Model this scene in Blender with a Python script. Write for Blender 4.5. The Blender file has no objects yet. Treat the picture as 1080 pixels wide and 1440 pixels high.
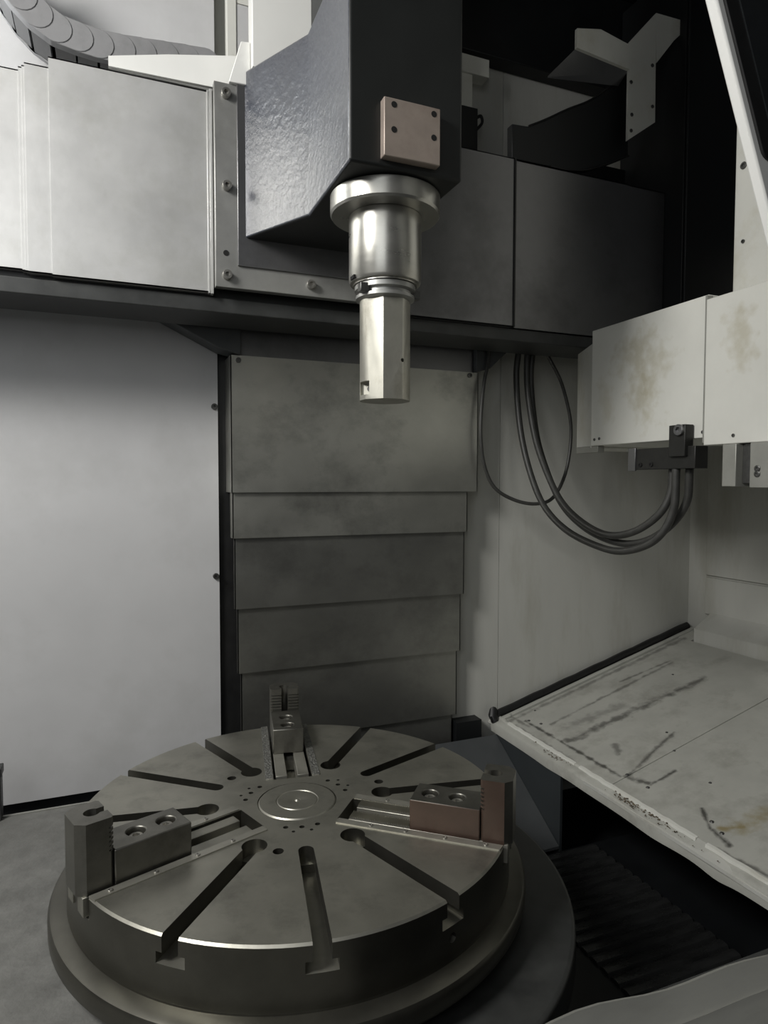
import bpy, bmesh, math, random
from mathutils import Vector, Matrix
random.seed(7)
SC = bpy.context.scene
COL = SC.collection
R = math.radians

# ------------------------------------------------------------------ camera, world, lights, exposure
cam = bpy.data.cameras.new('camera')
cam.sensor_fit = 'HORIZONTAL'
cam.sensor_width = 36.0
cam.lens = 930.0 / 1080.0 * 36.0
cam.clip_start = 0.02
camo = bpy.data.objects.new('camera', cam)
COL.objects.link(camo)
yaw, pitch = 0.38636, -0.04504
fw = Vector((math.sin(yaw) * math.cos(pitch), math.cos(yaw) * math.cos(pitch), math.sin(pitch)))
rt = Vector((math.cos(yaw), -math.sin(yaw), 0))
up = rt.cross(fw)
roll = 0.0015765
rt, up = rt * math.cos(roll) + up * math.sin(roll), up * math.cos(roll) - rt * math.sin(roll)
m = Matrix((rt, up, -fw)).transposed().to_4x4()
m.translation = Vector((-0.4939, -1.9042, 1.7074))
camo.matrix_world = m
SC.camera = camo

w = bpy.data.worlds.new('workshop'); SC.world = w; w.use_nodes = True
w.node_tree.nodes['Background'].inputs[0].default_value = (0.93, 0.97, 1.0, 1)
w.node_tree.nodes['Background'].inputs[1].default_value = 0.02

def area(name, loc, target, size, energy, color=(1, 1, 1), sy=None):
    l = bpy.data.lights.new(name, 'AREA'); l.size = size; l.energy = energy; l.color = color
    if sy: l.shape = 'RECTANGLE'; l.size_y = sy
    o = bpy.data.objects.new(name, l); COL.objects.link(o); o.location = loc
    o.rotation_euler = (Vector(target) - Vector(loc)).to_track_quat('-Z', 'Y').to_euler()
    return o
area('machine_work_light', (-2.4, -0.9, 3.6), (0.1, 0.35, 1.7), 0.9, 105, (1.0, 0.985, 0.95))
area('workshop_front_fill', (-1.9, -3.0, 3.0), (-0.1, 0.6, 1.7), 2.0, 23, (0.97, 0.99, 1.0))  # broad unseen fill standing in for the workshop's frontal light
area('ram_highlight_fill', (-1.35, 0.88, 3.36), (-0.35, -0.3, 3.0), 0.5, 6.5, (0.92, 0.97, 1.0), 0.12)  # unseen light added for the highlight on the ram's left facet

vs = SC.view_settings
vs.view_transform = 'Standard'; vs.look = 'None'; vs.gamma = 1; vs.use_curve_mapping = False
vs.exposure = 0.0

# ------------------------------------------------------------------ materials
MATS = {}
def mat(name, col, rough=0.5, metal=0.0, var=0.12, scale=6.0, stretch=(1, 1, 1), stain=None, stain_amt=0.0,
        stain_scale=3.0, bump=0.0, bump_scale=60.0, rvar=0.1, spec=0.5, coat=0.0):
    if name in MATS: return MATS[name]
    M = bpy.data.materials.new(name); M.use_nodes = True
    nt = M.node_tree; N = nt.nodes; L = nt.links
    b = N['Principled BSDF']
    tc = N.new('ShaderNodeTexCoord'); mp = N.new('ShaderNodeMapping'); mp.inputs['Scale'].default_value = stretch
    L.new(tc.outputs['Object'], mp.inputs[0])
    n = N.new('ShaderNodeTexNoise'); n.inputs['Scale'].default_value = scale; n.inputs['Detail'].default_value = 6
    n.inputs['Roughness'].default_value = 0.62
    L.new(mp.outputs[0], n.inputs['Vector'])
    r = N.new('ShaderNodeValToRGB')
    lo = [max(0, c * (1 - var)) for c in col]; hi = [min(1, c * (1 + var)) for c in col]
    r.color_ramp.elements[0].position = 0.3; r.color_ramp.elements[1].position = 0.7
    r.color_ramp.elements[0].color = (*lo, 1); r.color_ramp.elements[1].color = (*hi, 1)
    L.new(n.outputs['Fac'], r.inputs[0])
    out = r.outputs[0]
    if stain:
        n2 = N.new('ShaderNodeTexNoise'); n2.inputs['Scale'].default_value = stain_scale; n2.inputs['Detail'].default_value = 8
        n2.inputs['Roughness'].default_value = 0.68
        L.new(mp.outputs[0], n2.inputs['Vector'])
        r2 = N.new('ShaderNodeValToRGB'); r2.color_ramp.elements[0].position = 0.5; r2.color_ramp.elements[1].position = 0.78
        r2.color_ramp.elements[0].color = (0, 0, 0, 1); r2.color_ramp.elements[1].color = (stain_amt,) * 3 + (1,)
        L.new(n2.outputs['Fac'], r2.inputs[0])
        mx = N.new('ShaderNodeMix'); mx.data_type = 'RGBA'
        L.new(r2.outputs[0], mx.inputs['Factor']); L.new(out, mx.inputs['A']); mx.inputs['B'].default_value = (*stain, 1)
        out = mx.outputs['Result']
    L.new(out, b.inputs['Base Color'])
    mr = N.new('ShaderNodeMapRange'); mr.inputs['To Min'].default_value = max(0.03, rough - rvar); mr.inputs['To Max'].default_value = min(1, rough + rvar)
    L.new(n.outputs['Fac'], mr.inputs['Value']); L.new(mr.outputs[0], b.inputs['Roughness'])
    b.inputs['Metallic'].default_value = metal
    b.inputs['Specular IOR Level'].default_value = spec
    b.inputs['Coat Weight'].default_value = coat; b.inputs['Coat Roughness'].default_value = 0.28
    if bump:
        nb = N.new('ShaderNodeTexNoise'); nb.inputs['Scale'].default_value = bump_scale; nb.inputs['Detail'].default_value = 4
        L.new(mp.outputs[0], nb.inputs['Vector'])
        bp = N.new('ShaderNodeBump'); bp.inputs['Strength'].default_value = bump; bp.inputs['Distance'].default_value = 0.01
        L.new(nb.outputs['Fac'], bp.inputs['Height']); L.new(bp.outputs[0], b.inputs['Normal'])
    MATS[name] = M
    M['out'] = ''
    return M

wall_paint = mat('wall_paint', (0.56, 0.56, 0.565), 0.42, 0, 0.05, 2.2, stain=(0.34, 0.34, 0.32), stain_amt=0.35, stain_scale=2.0, bump=0.05, bump_scale=1.6)
cream_wall = mat('cream_wall_paint', (0.57, 0.57, 0.53), 0.45, 0, 0.05, 3, (1.5, 1.5, 0.35), stain=(0.30, 0.28, 0.20), stain_amt=0.55, stain_scale=2.5, bump=0.06, bump_scale=18)
cream = mat('cream_paint', (0.70, 0.70, 0.65), 0.4, 0, 0.05, 4, stain=(0.42, 0.38, 0.24), stain_amt=0.6, stain_scale=3.0)
white_paint = mat('white_paint', (0.82, 0.82, 0.79), 0.4, 0, 0.03, 4)
chute_paint = mat('chute_paint', (0.45, 0.45, 0.41), 0.5, 0, 0.10, 5, stain=(0.20, 0.19, 0.16), stain_amt=0.75, stain_scale=4.5, bump=0.08, bump_scale=20)
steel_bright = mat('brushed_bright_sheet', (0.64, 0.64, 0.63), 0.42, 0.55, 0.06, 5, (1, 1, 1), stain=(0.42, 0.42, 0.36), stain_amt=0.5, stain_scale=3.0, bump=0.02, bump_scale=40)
steel_plate = mat('plain_steel_plate', (0.36, 0.36, 0.345), 0.42, 0.6, 0.10, 9, stain=(0.22, 0.22, 0.2), stain_amt=0.5, stain_scale=5)
steel_cover = mat('grey_cover_sheet', (0.47, 0.47, 0.43), 0.36, 0.82, 0.16, 2.2, (1, 1, 1.2), stain=(0.17, 0.17, 0.155), stain_amt=1.0, stain_scale=2.0, bump=0.5, bump_scale=2.2)
shade_cover = mat('shaded_cover_sheet', (0.36, 0.36, 0.335), 0.34, 0.88, 0.15, 2.2, (1, 1, 1.2), stain=(0.16, 0.16, 0.15), stain_amt=0.8, stain_scale=2.0, bump=0.3, bump_scale=2.2)  # darker sheet standing in for the dimmer reflections on the lower covers
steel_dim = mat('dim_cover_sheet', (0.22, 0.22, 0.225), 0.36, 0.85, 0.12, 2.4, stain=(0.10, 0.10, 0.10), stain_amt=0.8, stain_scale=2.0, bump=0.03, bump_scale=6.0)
cast_dark = mat('dark_painted_casting', (0.012, 0.0135, 0.013), 0.45, 0, 0.15, 8, bump=0.03, bump_scale=30)
navy = mat('glossy_navy_paint', (0.022, 0.027, 0.042), 0.34, 0, 0.12, 7, bump=0.45, bump_scale=42, rvar=0.12, spec=1.0, coat=1.0)
black = mat('black_paint', (0.006, 0.007, 0.008), 0.5, 0, 0.2, 5)
chuck_steel = mat('ground_chuck_steel', (0.45, 0.44, 0.385), 0.42, 0.90, 0.12, 7, stain=(0.14, 0.135, 0.12), stain_amt=0.5, stain_scale=9, bump=0.02, bump_scale=90)
shade_steel = mat('shaded_turned_steel', (0.15, 0.146, 0.125), 0.36, 0.90, 0.14, 7, stain=(0.10, 0.095, 0.08), stain_amt=0.5, stain_scale=6)  # darker steel that puts shade into the chuck side, slot walls and flange
jaw_dark = mat('dark_jaw_steel', (0.24, 0.235, 0.21), 0.40, 0.93, 0.15, 10, stain=(0.07, 0.06, 0.05), stain_amt=0.6, stain_scale=8)
jaw_rust = mat('rust_tinted_jaw_steel', (0.09, 0.060, 0.046), 0.45, 0.3, 0.18, 9, stain=(0.06, 0.024, 0.014), stain_amt=0.8, stain_scale=10)
rail_steel = mat('bare_rail_steel', (0.42, 0.41, 0.36), 0.36, 0.7, 0.12, 12, stain=(0.2, 0.19, 0.16), stain_amt=0.5, stain_scale=8)
chips = mat('chip_strewn_strip', (0.30, 0.30, 0.28), 0.35, 0.7, 0.5, 120, bump=0.7, bump_scale=150)
spindle_steel = mat('turned_spindle_steel', (0.46, 0.455, 0.42), 0.30, 0.85, 0.08, 5, (1, 1, 4), stain=(0.34, 0.29, 0.22), stain_amt=0.4, stain_scale=3)
tool_steel = mat('worn_tool_steel', (0.52, 0.51, 0.45), 0.40, 0.7, 0.12, 9, (1, 1, 0.6), stain=(0.20, 0.17, 0.12), stain_amt=0.7, stain_scale=10)
bolt_steel = mat('blackened_bolt', (0.14, 0.14, 0.135), 0.35, 0.8, 0.15, 40)
bolt_bright = mat('bright_bolt', (0.42, 0.41, 0.38), 0.32, 0.85, 0.12, 40)
dark_hole = mat('hole_black', (0.006, 0.006, 0.006), 0.8, 0, 0.1, 10)
tan_plate = mat('tan_machined_plate', (0.40, 0.335, 0.29), 0.45, 0.4, 0.10, 14, stain=(0.24, 0.17, 0.13), stain_amt=0.5, stain_scale=9)
rubber = mat('black_rubber', (0.012, 0.012, 0.012), 0.45, 0, 0.2, 20)
hose_rubber = mat('dark_hose_rubber', (0.045, 0.045, 0.042), 0.45, 0, 0.2, 30)
chain_plastic = mat('grey_chain_plastic', (0.24, 0.24, 0.245), 0.5, 0, 0.08, 14, stain=(0.12, 0.12, 0.12), stain_amt=0.5, stain_scale=8)
chain_dark = mat('dark_chain_plastic', (0.12, 0.12, 0.122), 0.5, 0, 0.1, 14)
floor_mat = mat('dusty_bed_casting', (0.16, 0.16, 0.15), 0.7, 0.0, 0.22, 12, stain=(0.11, 0.11, 0.10), stain_amt=0.8, stain_scale=3.5, bump=0.25, bump_scale=70)
dark_cast = mat('oily_shaded_casting', (0.045, 0.047, 0.046), 0.45, 0.2, 0.3, 8, stain=(0.12, 0.12, 0.11), stain_amt=0.4, stain_scale=3)
under_shade = mat('shaded_under_plate', (0.028, 0.033, 0.036), 0.5, 0.0, 0.12, 8)  # darker copy of the blue grey plate, its side-facing shade put into the colour
blue_grey = mat('blue_grey_plate', (0.068, 0.073, 0.076), 0.5, 0.0, 0.12, 8)
clamp_black = mat('oily_black_steel', (0.03, 0.03, 0.028), 0.4, 0.4, 0.2, 15)
grey_block = mat('grey_clamp_block', (0.35, 0.35, 0.32), 0.45, 0.4, 0.1, 12)
sill_metal = mat('smeared_sill_sheet', (0.36, 0.36, 0.33), 0.35, 0.5, 0.15, 5, (0.6, 3, 1), stain=(0.15, 0.15, 0.13), stain_amt=0.6, stain_scale=5, bump=0.06, bump_scale=8)
glass_dark = mat('smeared_dark_glass', (0.015, 0.017, 0.018), 0.18, 0, 0.2, 12, bump=0.10, bump_scale=40, rvar=0.12, spec=0.8)
wet_floor = mat('wet_conveyor_steel', (0.07, 0.072, 0.072), 0.28, 0.7, 0.3, 9, (1, 4, 1), bump=0.35, bump_scale=7)

# dark streaks of worn-in dirt on the chute panels, each a line of its own
def add_streaks(M, segs, colour, plane='xy'):
    nt = M.node_tree; N = nt.nodes; L = nt.links
    b = N['Principled BSDF']; src = b.inputs['Base Color'].links[0].from_socket
    geo = N.new('ShaderNodeNewGeometry')
    ns = N.new('ShaderNodeTexNoise'); ns.inputs['Scale'].default_value = 24; ns.inputs['Detail'].default_value = 5
    L.new(geo.outputs['Position'], ns.inputs['Vector'])
    total = None
    for (ax, ay, bx, by, wd, amt) in segs:
        def V(op, *ins):
            v = N.new('ShaderNodeVectorMath'); v.operation = op
            for i, s in enumerate(ins):
                if isinstance(s, (tuple, float, int)): v.inputs[i].default_value = s if isinstance(s, tuple) else (s,) * 3
                else: L.new(s, v.inputs[i])
            return v
        def F(op, *ins, clamp=False):
            v = N.new('ShaderNodeMath'); v.operation = op; v.use_clamp = clamp
            for i, s in enumerate(ins):
                if isinstance(s, (float, int)): v.inputs[i].default_value = s
                else: L.new(s, v.inputs[i])
            return v.outputs[0]
        flat = V('MULTIPLY', geo.outputs['Position'], (1, 1, 0) if plane == 'xy' else (0, 1, 1)).outputs[0]
        pa = V('SUBTRACT', flat, (ax, ay, 0.0) if plane == 'xy' else (0.0, ax, ay)).outputs[0]
        d = (bx - ax, by - ay, 0.0) if plane == 'xy' else (0.0, bx - ax, by - ay); q = (bx - ax) ** 2 + (by - ay) ** 2
        t = F('MULTIPLY', V('DOT_PRODUCT', pa, d).outputs['Value'], 1.0 / q, clamp=True)
        sc = N.new('ShaderNodeVectorMath'); sc.operation = 'SCALE'; sc.inputs[0].default_value = d; L.new(t, sc.inputs['Scale'])
        dist = V('LENGTH', V('SUBTRACT', pa, sc.outputs[0]).outputs[0]).outputs['Value']
        dn = F('ADD', dist, F('MULTIPLY', F('SUBTRACT', ns.outputs['Fac'], 0.5), wd * 3.0))
        k = F('MULTIPLY', F('SUBTRACT', 1.0, F('DIVIDE', dn, wd), clamp=True), amt)
        total = k if total is None else F('MAXIMUM', total, k)
    mx = N.new('ShaderNodeMix'); mx.data_type = 'RGBA'
    L.new(total, mx.inputs['Factor']); L.new(src, mx.inputs['A']); mx.inputs['B'].default_value = (*colour, 1)
    L.new(mx.outputs['Result'], b.inputs['Base Color'])
add_streaks(chute_paint, [
    (1.38, 0.50, 2.14, 0.46, 0.030, 0.75), (1.42, 0.68, 2.2, 0.70, 0.014, 0.6), (1.36, 0.80, 1.36, 0.14, 0.012, 0.9),
    (1.37, 0.12, 1.72, 0.22, 0.014, 0.75), (1.40, 0.03, 1.37, 0.13, 0.016, 0.8), (1.36, -0.29, 1.42, -0.20, 0.010, 0.9),
    (1.34, 0.74, 1.34, 0.90, 0.012, 0.6), (1.40, 0.02, 1.52, 0.02, 0.012, 0.9), (1.30, -0.35, 1.32, -0.6, 0.010, 0.7),
    (1.30, 0.86, 2.45, 0.86, 0.020, 0.55), (1.30, 0.80, 1.30, 0.35, 0.016, 0.55), (1.36, -0.30, 1.34, -0.38, 0.012, 0.9),
    (1.50, 0.33, 1.46, 0.26, 0.02, 0.6), (1.45, 0.60, 1.75, 0.56, 0.04, 0.35), (1.9, 0.75, 2.2, 0.72, 0.012, 0.6)], (0.05, 0.048, 0.042))

add_streaks(chute_paint, [(1.385, -0.315, 1.44, -0.352, 0.022, 0.85), (1.44, -0.352, 1.55, -0.36, 0.05, 0.6), (1.55, -0.36, 1.72, -0.35, 0.05, 0.45)], (0.26, 0.21, 0.09))

stained_cream = mat('oil_stained_cream_paint', (0.70, 0.70, 0.65), 0.4, 0, 0.05, 4)
add_streaks(stained_cream, [(0.12, 2.24, 0.09, 2.02, 0.10, 0.42), (0.20, 2.20, 0.02, 2.17, 0.09, 0.35), (0.10, 2.12, 0.085, 2.03, 0.035, 0.55), (0.32, 2.1, 0.30, 2.0, 0.05, 0.25), (-0.33, 2.24, -0.35, 2.12, 0.06, 0.4)], (0.36, 0.31, 0.17), 'yz')

# ------------------------------------------------------------------ mesh helpers
class MB:
    def __init__(s): s.v = []; s.f = []
    def add(s, vs, fs):
        k = len(s.v); s.v += [tuple(p) for p in vs]; s.f += [tuple(i + k for i in f) for f in fs]; return s
    def box(s, a, b):
        (x0, y0, z0), (x1, y1, z1) = a, b
        return s.add([(x0, y0, z0), (x1, y0, z0), (x1, y1, z0), (x0, y1, z0), (x0, y0, z1), (x1, y0, z1), (x1, y1, z1), (x0, y1, z1)],
                     [(3, 2, 1, 0), (4, 5, 6, 7), (0, 1, 5, 4), (1, 2, 6, 5), (2, 3, 7, 6), (3, 0, 4, 7)])
    def prism(s, poly, axis, a, b):
        # poly: 2-D outline; axis 'z' -> (x,y), 'y' -> (x,z), 'x' -> (y,z)
        def P(p, t): return {'z': (p[0], p[1], t), 'y': (p[0], t, p[1]), 'x': (t, p[0], p[1])}[axis]
        n = len(poly); vs = [P(p, a) for p in poly] + [P(p, b) for p in poly]
        return s.add(vs, [tuple(range(n))[::-1], tuple(range(n, 2 * n))] + [(i, (i + 1) % n, n + (i + 1) % n, n + i) for i in range(n)])
    def lathe(s, prof, seg=48, c=(0, 0, 0)):
        # prof: list of (r,z) top axis to bottom axis; r=0 allowed at the ends
        vs = []; rows = []
        for (r, z) in prof:
            if r < 1e-6: rows.append([len(vs)]); vs.append((c[0], c[1], c[2] + z))
            else:
                rows.append(list(range(len(vs), len(vs) + seg)))
                vs += [(c[0] + r * math.cos(2 * math.pi * i / seg), c[1] + r * math.sin(2 * math.pi * i / seg), c[2] + z) for i in range(seg)]
        fs = []
        for A, B in zip(rows, rows[1:]):
            for i in range(seg):
                j = (i + 1) % seg
                if len(A) == 1 and len(B) == 1: continue
                if len(A) == 1: fs.append((A[0], B[i], B[j]))
                elif len(B) == 1: fs.append((A[i], B[0], A[j]))
                else: fs.append((A[i], B[i], B[j], A[j]))
        return s.add(vs, fs)
    def cyl(s, c, r, a, b, axis='z', seg=24):
        poly = [(r * math.cos(2 * math.pi * i / seg), r * math.sin(2 * math.pi * i / seg)) for i in range(seg)]
        k = {'z': (0, 1), 'y': (0, 2), 'x': (1, 2)}[axis]
        return s.prism([(p[0] + c[k[0]], p[1] + c[k[1]]) for p in poly], axis, a, b)
    def tube(s, pts, r, seg=10):
        pts = [Vector(p) for p in pts]; n = len(pts); vs = []; fs = []
        prev = None
        for i, p in enumerate(pts):
            t = (pts[min(i + 1, n - 1)] - pts[max(i - 1, 0)]).normalized()
            if prev is None: a = t.cross(Vector((0, 0, 1)) if abs(t.z) < 0.9 else Vector((1, 0, 0))).normalized()
            else: a = (prev - t * prev.dot(t)).normalized()
            prev = a; b = t.cross(a)
            vs += [tuple(p + (a * math.cos(2 * math.pi * k / seg) + b * math.sin(2 * math.pi * k / seg)) * r) for k in range(seg)]
        for i in range(n - 1):
            for k in range(seg):
                q = (k + 1) % seg
                fs.append((i * seg + k, i * seg + q, (i + 1) * seg + q, (i + 1) * seg + k))
        fs.append(tuple(range(seg))[::-1]); fs.append(tuple(range((n - 1) * seg, n * seg)))
        return s.add(vs, fs)
    def bolt(s, c, r, h, normal='-y', seg=24, hexr=0.5):
        # socket-head cap screw, base at c, head standing out along normal, hex recess in its top
        def T(x, y, z):
            if normal == 'z': q = (x, y, z)
            elif normal == '-y': q = (x, -z, y)
            elif normal == '-x': q = (-z, x, y)
            return (c[0] + q[0], c[1] + q[1], c[2] + q[2])
        def hx(a):
            a6 = (a % (math.pi / 3)) - math.pi / 6
            return r * hexr * math.cos(math.pi / 6) / math.cos(a6)
        A = [2 * math.pi * i / seg for i in range(seg)]
        rows = [[(r * math.cos(a), r * math.sin(a), 0) for a in A], [(r * math.cos(a), r * math.sin(a), h * .88) for a in A],
                [(r * .92 * math.cos(a), r * .92 * math.sin(a), h) for a in A],
                [(hx(a) * math.cos(a), hx(a) * math.sin(a), h) for a in A], [(hx(a) * math.cos(a), hx(a) * math.sin(a), h * .35) for a in A]]
        vs = [T(*p) for rw in rows for p in rw]; fs = []
        for k in range(4):
            for i in range(seg):
                j = (i + 1) % seg; fs.append((k * seg + i, k * seg + j, (k + 1) * seg + j, (k + 1) * seg + i))
        fs.append(tuple(range(4 * seg, 5 * seg)))
        return s.add(vs, fs)

OFF = {}
def finish(me, ang=32):
    bm = bmesh.new(); bm.from_mesh(me); bmesh.ops.recalc_face_normals(bm, faces=bm.faces); bm.to_mesh(me); bm.free()
    for p in me.polygons: p.use_smooth = True
    me.set_sharp_from_angle(angle=R(ang))
def tag(o, label=None, cat=None, group=None, kind=None):
    for k, v in (('label', label), ('category', cat), ('group', group), ('kind', kind)):
        if v: o[k] = v
    return o
def obj(name, mb, mt, parent=None, label=None, cat=None, group=None, kind=None, bev=0.0, seg=2, local=False, origin=None):
    me = bpy.data.meshes.new(name)
    if parent is not None: off = Vector((0, 0, 0)) if local else OFF[parent]
    elif origin is not None: off = Vector(origin)
    else:
        xs = [v[0] for v in mb.v]; ys = [v[1] for v in mb.v]; zs = [v[2] for v in mb.v]
        off = Vector(((min(xs) + max(xs)) / 2, (min(ys) + max(ys)) / 2, min(zs)))
    me.from_pydata([tuple(Vector(v) - off) for v in mb.v], [], mb.f)
    finish(me)
    me.materials.append(mt)
    o = bpy.data.objects.new(name, me); COL.objects.link(o)
    if parent is not None: o.parent = parent; OFF[o] = OFF.get(parent, Vector((0, 0, 0))).copy()
    else: o.location = off; OFF[o] = off
    if bev:
        b = o.modifiers.new('bevel', 'BEVEL'); b.width = bev; b.segments = seg; b.limit_method = 'ANGLE'; b.angle_limit = R(40)
        b.harden_normals = False
    return tag(o, label, cat, group, kind)
def thing(name, loc, label, cat, group=None):
    o = bpy.data.objects.new(name, None); COL.objects.link(o); o.location = loc; o.empty_display_size = 0.05
    OFF[o] = Vector(loc)
    return tag(o, label, cat, group)
def cut(o, *cutters):
    # real boolean cuts, baked into the mesh
    for c in cutters:
        me = bpy.data.meshes.new('cutter'); me.from_pydata([tuple(Vector(v) - OFF[o] if not c.__dict__.get('local') else v) for v in c.v], [], c.f)
        bm = bmesh.new(); bm.from_mesh(me); bmesh.ops.recalc_face_normals(bm, faces=bm.faces); bm.to_mesh(me); bm.free()
        t = bpy.data.objects.new('cutter', me); COL.objects.link(t); t.matrix_world = Matrix.Translation(OFF[o]) if not c.__dict__.get('local') else Matrix()
        md = o.modifiers.new('cut', 'BOOLEAN'); md.operation = 'DIFFERENCE'; md.solver = 'EXACT'; md.object = t
        if c.__dict__.get('local'):
            mw, pr = o.matrix_world.copy(), o.parent; o.parent = None; o.matrix_world = Matrix()
        bpy.context.view_layer.update()
        dg = bpy.context.evaluated_depsgraph_get()
        new = bpy.data.meshes.new_from_object(o.evaluated_get(dg), depsgraph=dg)
        o.modifiers.remove(md); old = o.data; o.data = new
        if c.__dict__.get('local'): o.parent = pr; o.matrix_world = mw; o.matrix_local = Matrix()
        bpy.data.objects.remove(t); bpy.data.meshes.remove(me); bpy.data.meshes.remove(old)
    for p in o.data.polygons: p.use_smooth = True
    o.data.set_sharp_from_angle(angle=R(32))
    return o
def smooth_path(pts, n=8):
    P = [Vector(p) for p in pts]; P = [P[0] * 2 - P[1]] + P + [P[-1] * 2 - P[-2]]; out = []
    for i in range(1, len(P) - 2):
        for k in range(n):
            t = k / n; a, b, c, d = P[i - 1], P[i], P[i + 1], P[i + 2]
            out.append(0.5 * ((2 * b) + (c - a) * t + (2 * a - 5 * b + 4 * c - d) * t * t + (3 * b - a - 3 * c + d) * t ** 3))
    out.append(P[-2]); return out
def arc(cx, cy, r, a0, a1, n):
    return [(cx + r * math.cos(R(a0 + (a1 - a0) * i / n)), cy + r * math.sin(R(a0 + (a1 - a0) * i / n))) for i in range(n + 1)]

# ------------------------------------------------------------------ the setting
wl = obj('wall_left', MB().box((-2.6, 0.97, 0.455), (-0.085, 1.0, 4.2)), wall_paint, kind='structure', label='pale grey sheet metal wall left of the column')
for z in (2.025, 1.306):
    obj('screw', MB().bolt((-0.1, 0.97, z), 0.013, 0.012, '-y', 16), bolt_steel, wl)
wb = obj('wall_back', MB().box((-0.085, 1.02, 0.0), (2.62, 1.05, 4.2)), cream_wall, kind='structure', label='cream sheet metal wall behind the column and hoses')
obj('wall_panel', MB().box((1.0, 0.97, 0.1), (1.3035, 1.0, 3.9)), cream_wall, wb)
obj('wall_panel', MB().box((1.3065, 0.97, 0.1), (2.59, 1.0, 3.9)), cream_wall, wb)
wr = obj('wall_right', MB().box((2.59, -1.3, 0.0), (2.62, 1.0, 2.9)), cream_wall, kind='structure', label='cream side wall with a pressed ledge above the chute')
obj('wall_panel', MB().box((2.575, -1.2, 1.19), (2.592, 0.84, 2.85)), cream_wall, wr, bev=0.003)
obj('wall_panel', MB().box((2.575, -1.2, 0.97), (2.592, 0.84, 1.178)), cream_wall, wr, bev=0.003)
obj('ledge', MB().prism([(2.45, 0.80), (2.45, 0.905), (2.58, 0.985), (2.58, 0.80)], 'y', -1.2, 0.80), cream_wall, wr, bev=0.004)
obj('ceiling', MB().box((0.9, -0.2, 4.18), (2.62, 1.05, 4.22)), cast_dark, kind='structure', label='dark roof panel above the cross rail')

# bed casting the table sits on: flat at the left, rounded at the right
ring_poly = [(0.0, -0.81)] + [(0.81 * math.cos(R(a)), 0.81 * math.sin(R(a))) for a in range(-87, 62, 3)] + [(0.0, 0.765)]
bed_poly = [(-2.6, -1.2), (0.0, -1.2), (0.0, 0.77), (-2.6, 0.77)]
fl = obj('floor', MB().prism(bed_poly, 'z', 0.42, 0.5), floor_mat, kind='structure', label='dusty grey bed around the table', bev=0.006)
obj('pan_rim', MB().prism(ring_poly, 'z', 0.40, 0.5), dark_cast, fl, bev=0.012, seg=3)  # darker than the bed: the chuck's shadow is put into this colour
obj('edge_lip', MB().box((-2.0, 0.768, 0.495), (-0.45, 0.777, 0.5035)), grey_block, fl)
obj('trim_2', MB().box((-2.6, 0.6, 0.0), (-0.0, 1.02, 0.38)).box((-2.6, 1.0, 0.0), (-0.085, 1.03, 0.6)), black, kind='structure', label='black trench between the bed and the wall')
obj('trim_1', MB().box((-2.6, -1.2, 0.0), (0.0, 0.6, 0.42)), dark_cast, kind='structure', label='dark casting under the bed')
pf = obj('floor_pit', MB().box((0.0, -1.6, 0.0), (2.59, 0.97, 0.05)), black, kind='structure', label='black pit floor under the chute')

# ------------------------------------------------------------------ chuck table
T = 0.75; D0 = -9.85
SLOTS = []
for j in (90, 210, 330):
    SLOTS += [(j + 30, 1), (j + 60, 0), (j + 90, 1)]
ck = thing('rotary_chuck_table', (0, 0, 0.5), 'round grey steel chuck table with radial slots and raised flange', 'chuck')
seg = 144
body = obj('face_plate', MB().lathe([(0, .75), (.6225, .75), (.6275, .745), (.6275, .70), (.6275, .66), (.6275, .60), (.60, .59), (0, .59)], seg), chuck_steel, ck)
def rot(p, a): c, s_ = math.cos(R(a)), math.sin(R(a)); return (p[0] * c - p[1] * s_, p[0] * s_ + p[1] * c)
neck = MB(); tees = MB(); chan = MB(); small = MB()
for a, key in SLOTS:
    a += D0; hw = 0.0205
    if key:
        t0 = math.degrees(math.asin(hw / 0.034))
        pl = [(0.70, -hw)] + [(0.70, hw)] + arc(0.262, 0, 0.034, t0, 360 - t0, 20)
    else: pl = [(0.70, -hw), (0.70, hw)] + arc(0.255 + hw, 0, hw, 90, 270, 10)
    neck.prism([rot(p, a) for p in pl], 'z', T - 0.043, T + 0.02)
    tees.prism([rot(p, a) for p in [(0.27, -.036), (0.71, -.036), (0.71, .036), (0.27, .036)]], 'z', T - 0.066, T - 0.040)
for j in (90, 210, 330):
    chan.prism([rot(p, j + D0) for p in [(0.155, -.062), (0.71, -.062), (0.71, .062), (0.155, .062)]], 'z', T - 0.055, T + 0.02)
    p = rot((0.275, 0), j + 45 + D0); small.cyl((p[0], p[1], 0), 0.0145, T - 0.05, T + 0.02, 'z', 18)
    for da in (43.5, 60, 76.5):
        p = rot((0.156, 0), j + da + D0); small.cyl((p[0], p[1], 0), 0.0075, T - 0.03, T + 0.02, 'z', 14)
    for da in (52, 68):
        p = rot((0.178, 0), j + da + D0); small.cyl((p[0], p[1], 0), 0.005, T - 0.03, T + 0.02, 'z', 12)
hub_cut = MB().cyl((0, 0, 0), 0.118, T - 0.006, T + 0.02, 'z', 64)
ra = R(290)
side_hole = MB().tube([(r_ * math.cos(ra), r_ * math.sin(ra), 0.655) for r_ in (0.58, 0.66)], 0.012, 16)
cut(body, neck, tees, chan, small, hub_cut, side_hole)
body.data.materials.append(shade_steel)
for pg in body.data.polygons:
    if abs(pg.normal.z) < 0.3: pg.material_index = 1  # upright faces take the darker steel, shade put into their colour
b = body.modifiers.new('bevel', 'BEVEL'); b.width = 0.0016; b.segments = 1; b.limit_method = 'ANGLE'; b.angle_limit = R(50)
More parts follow.
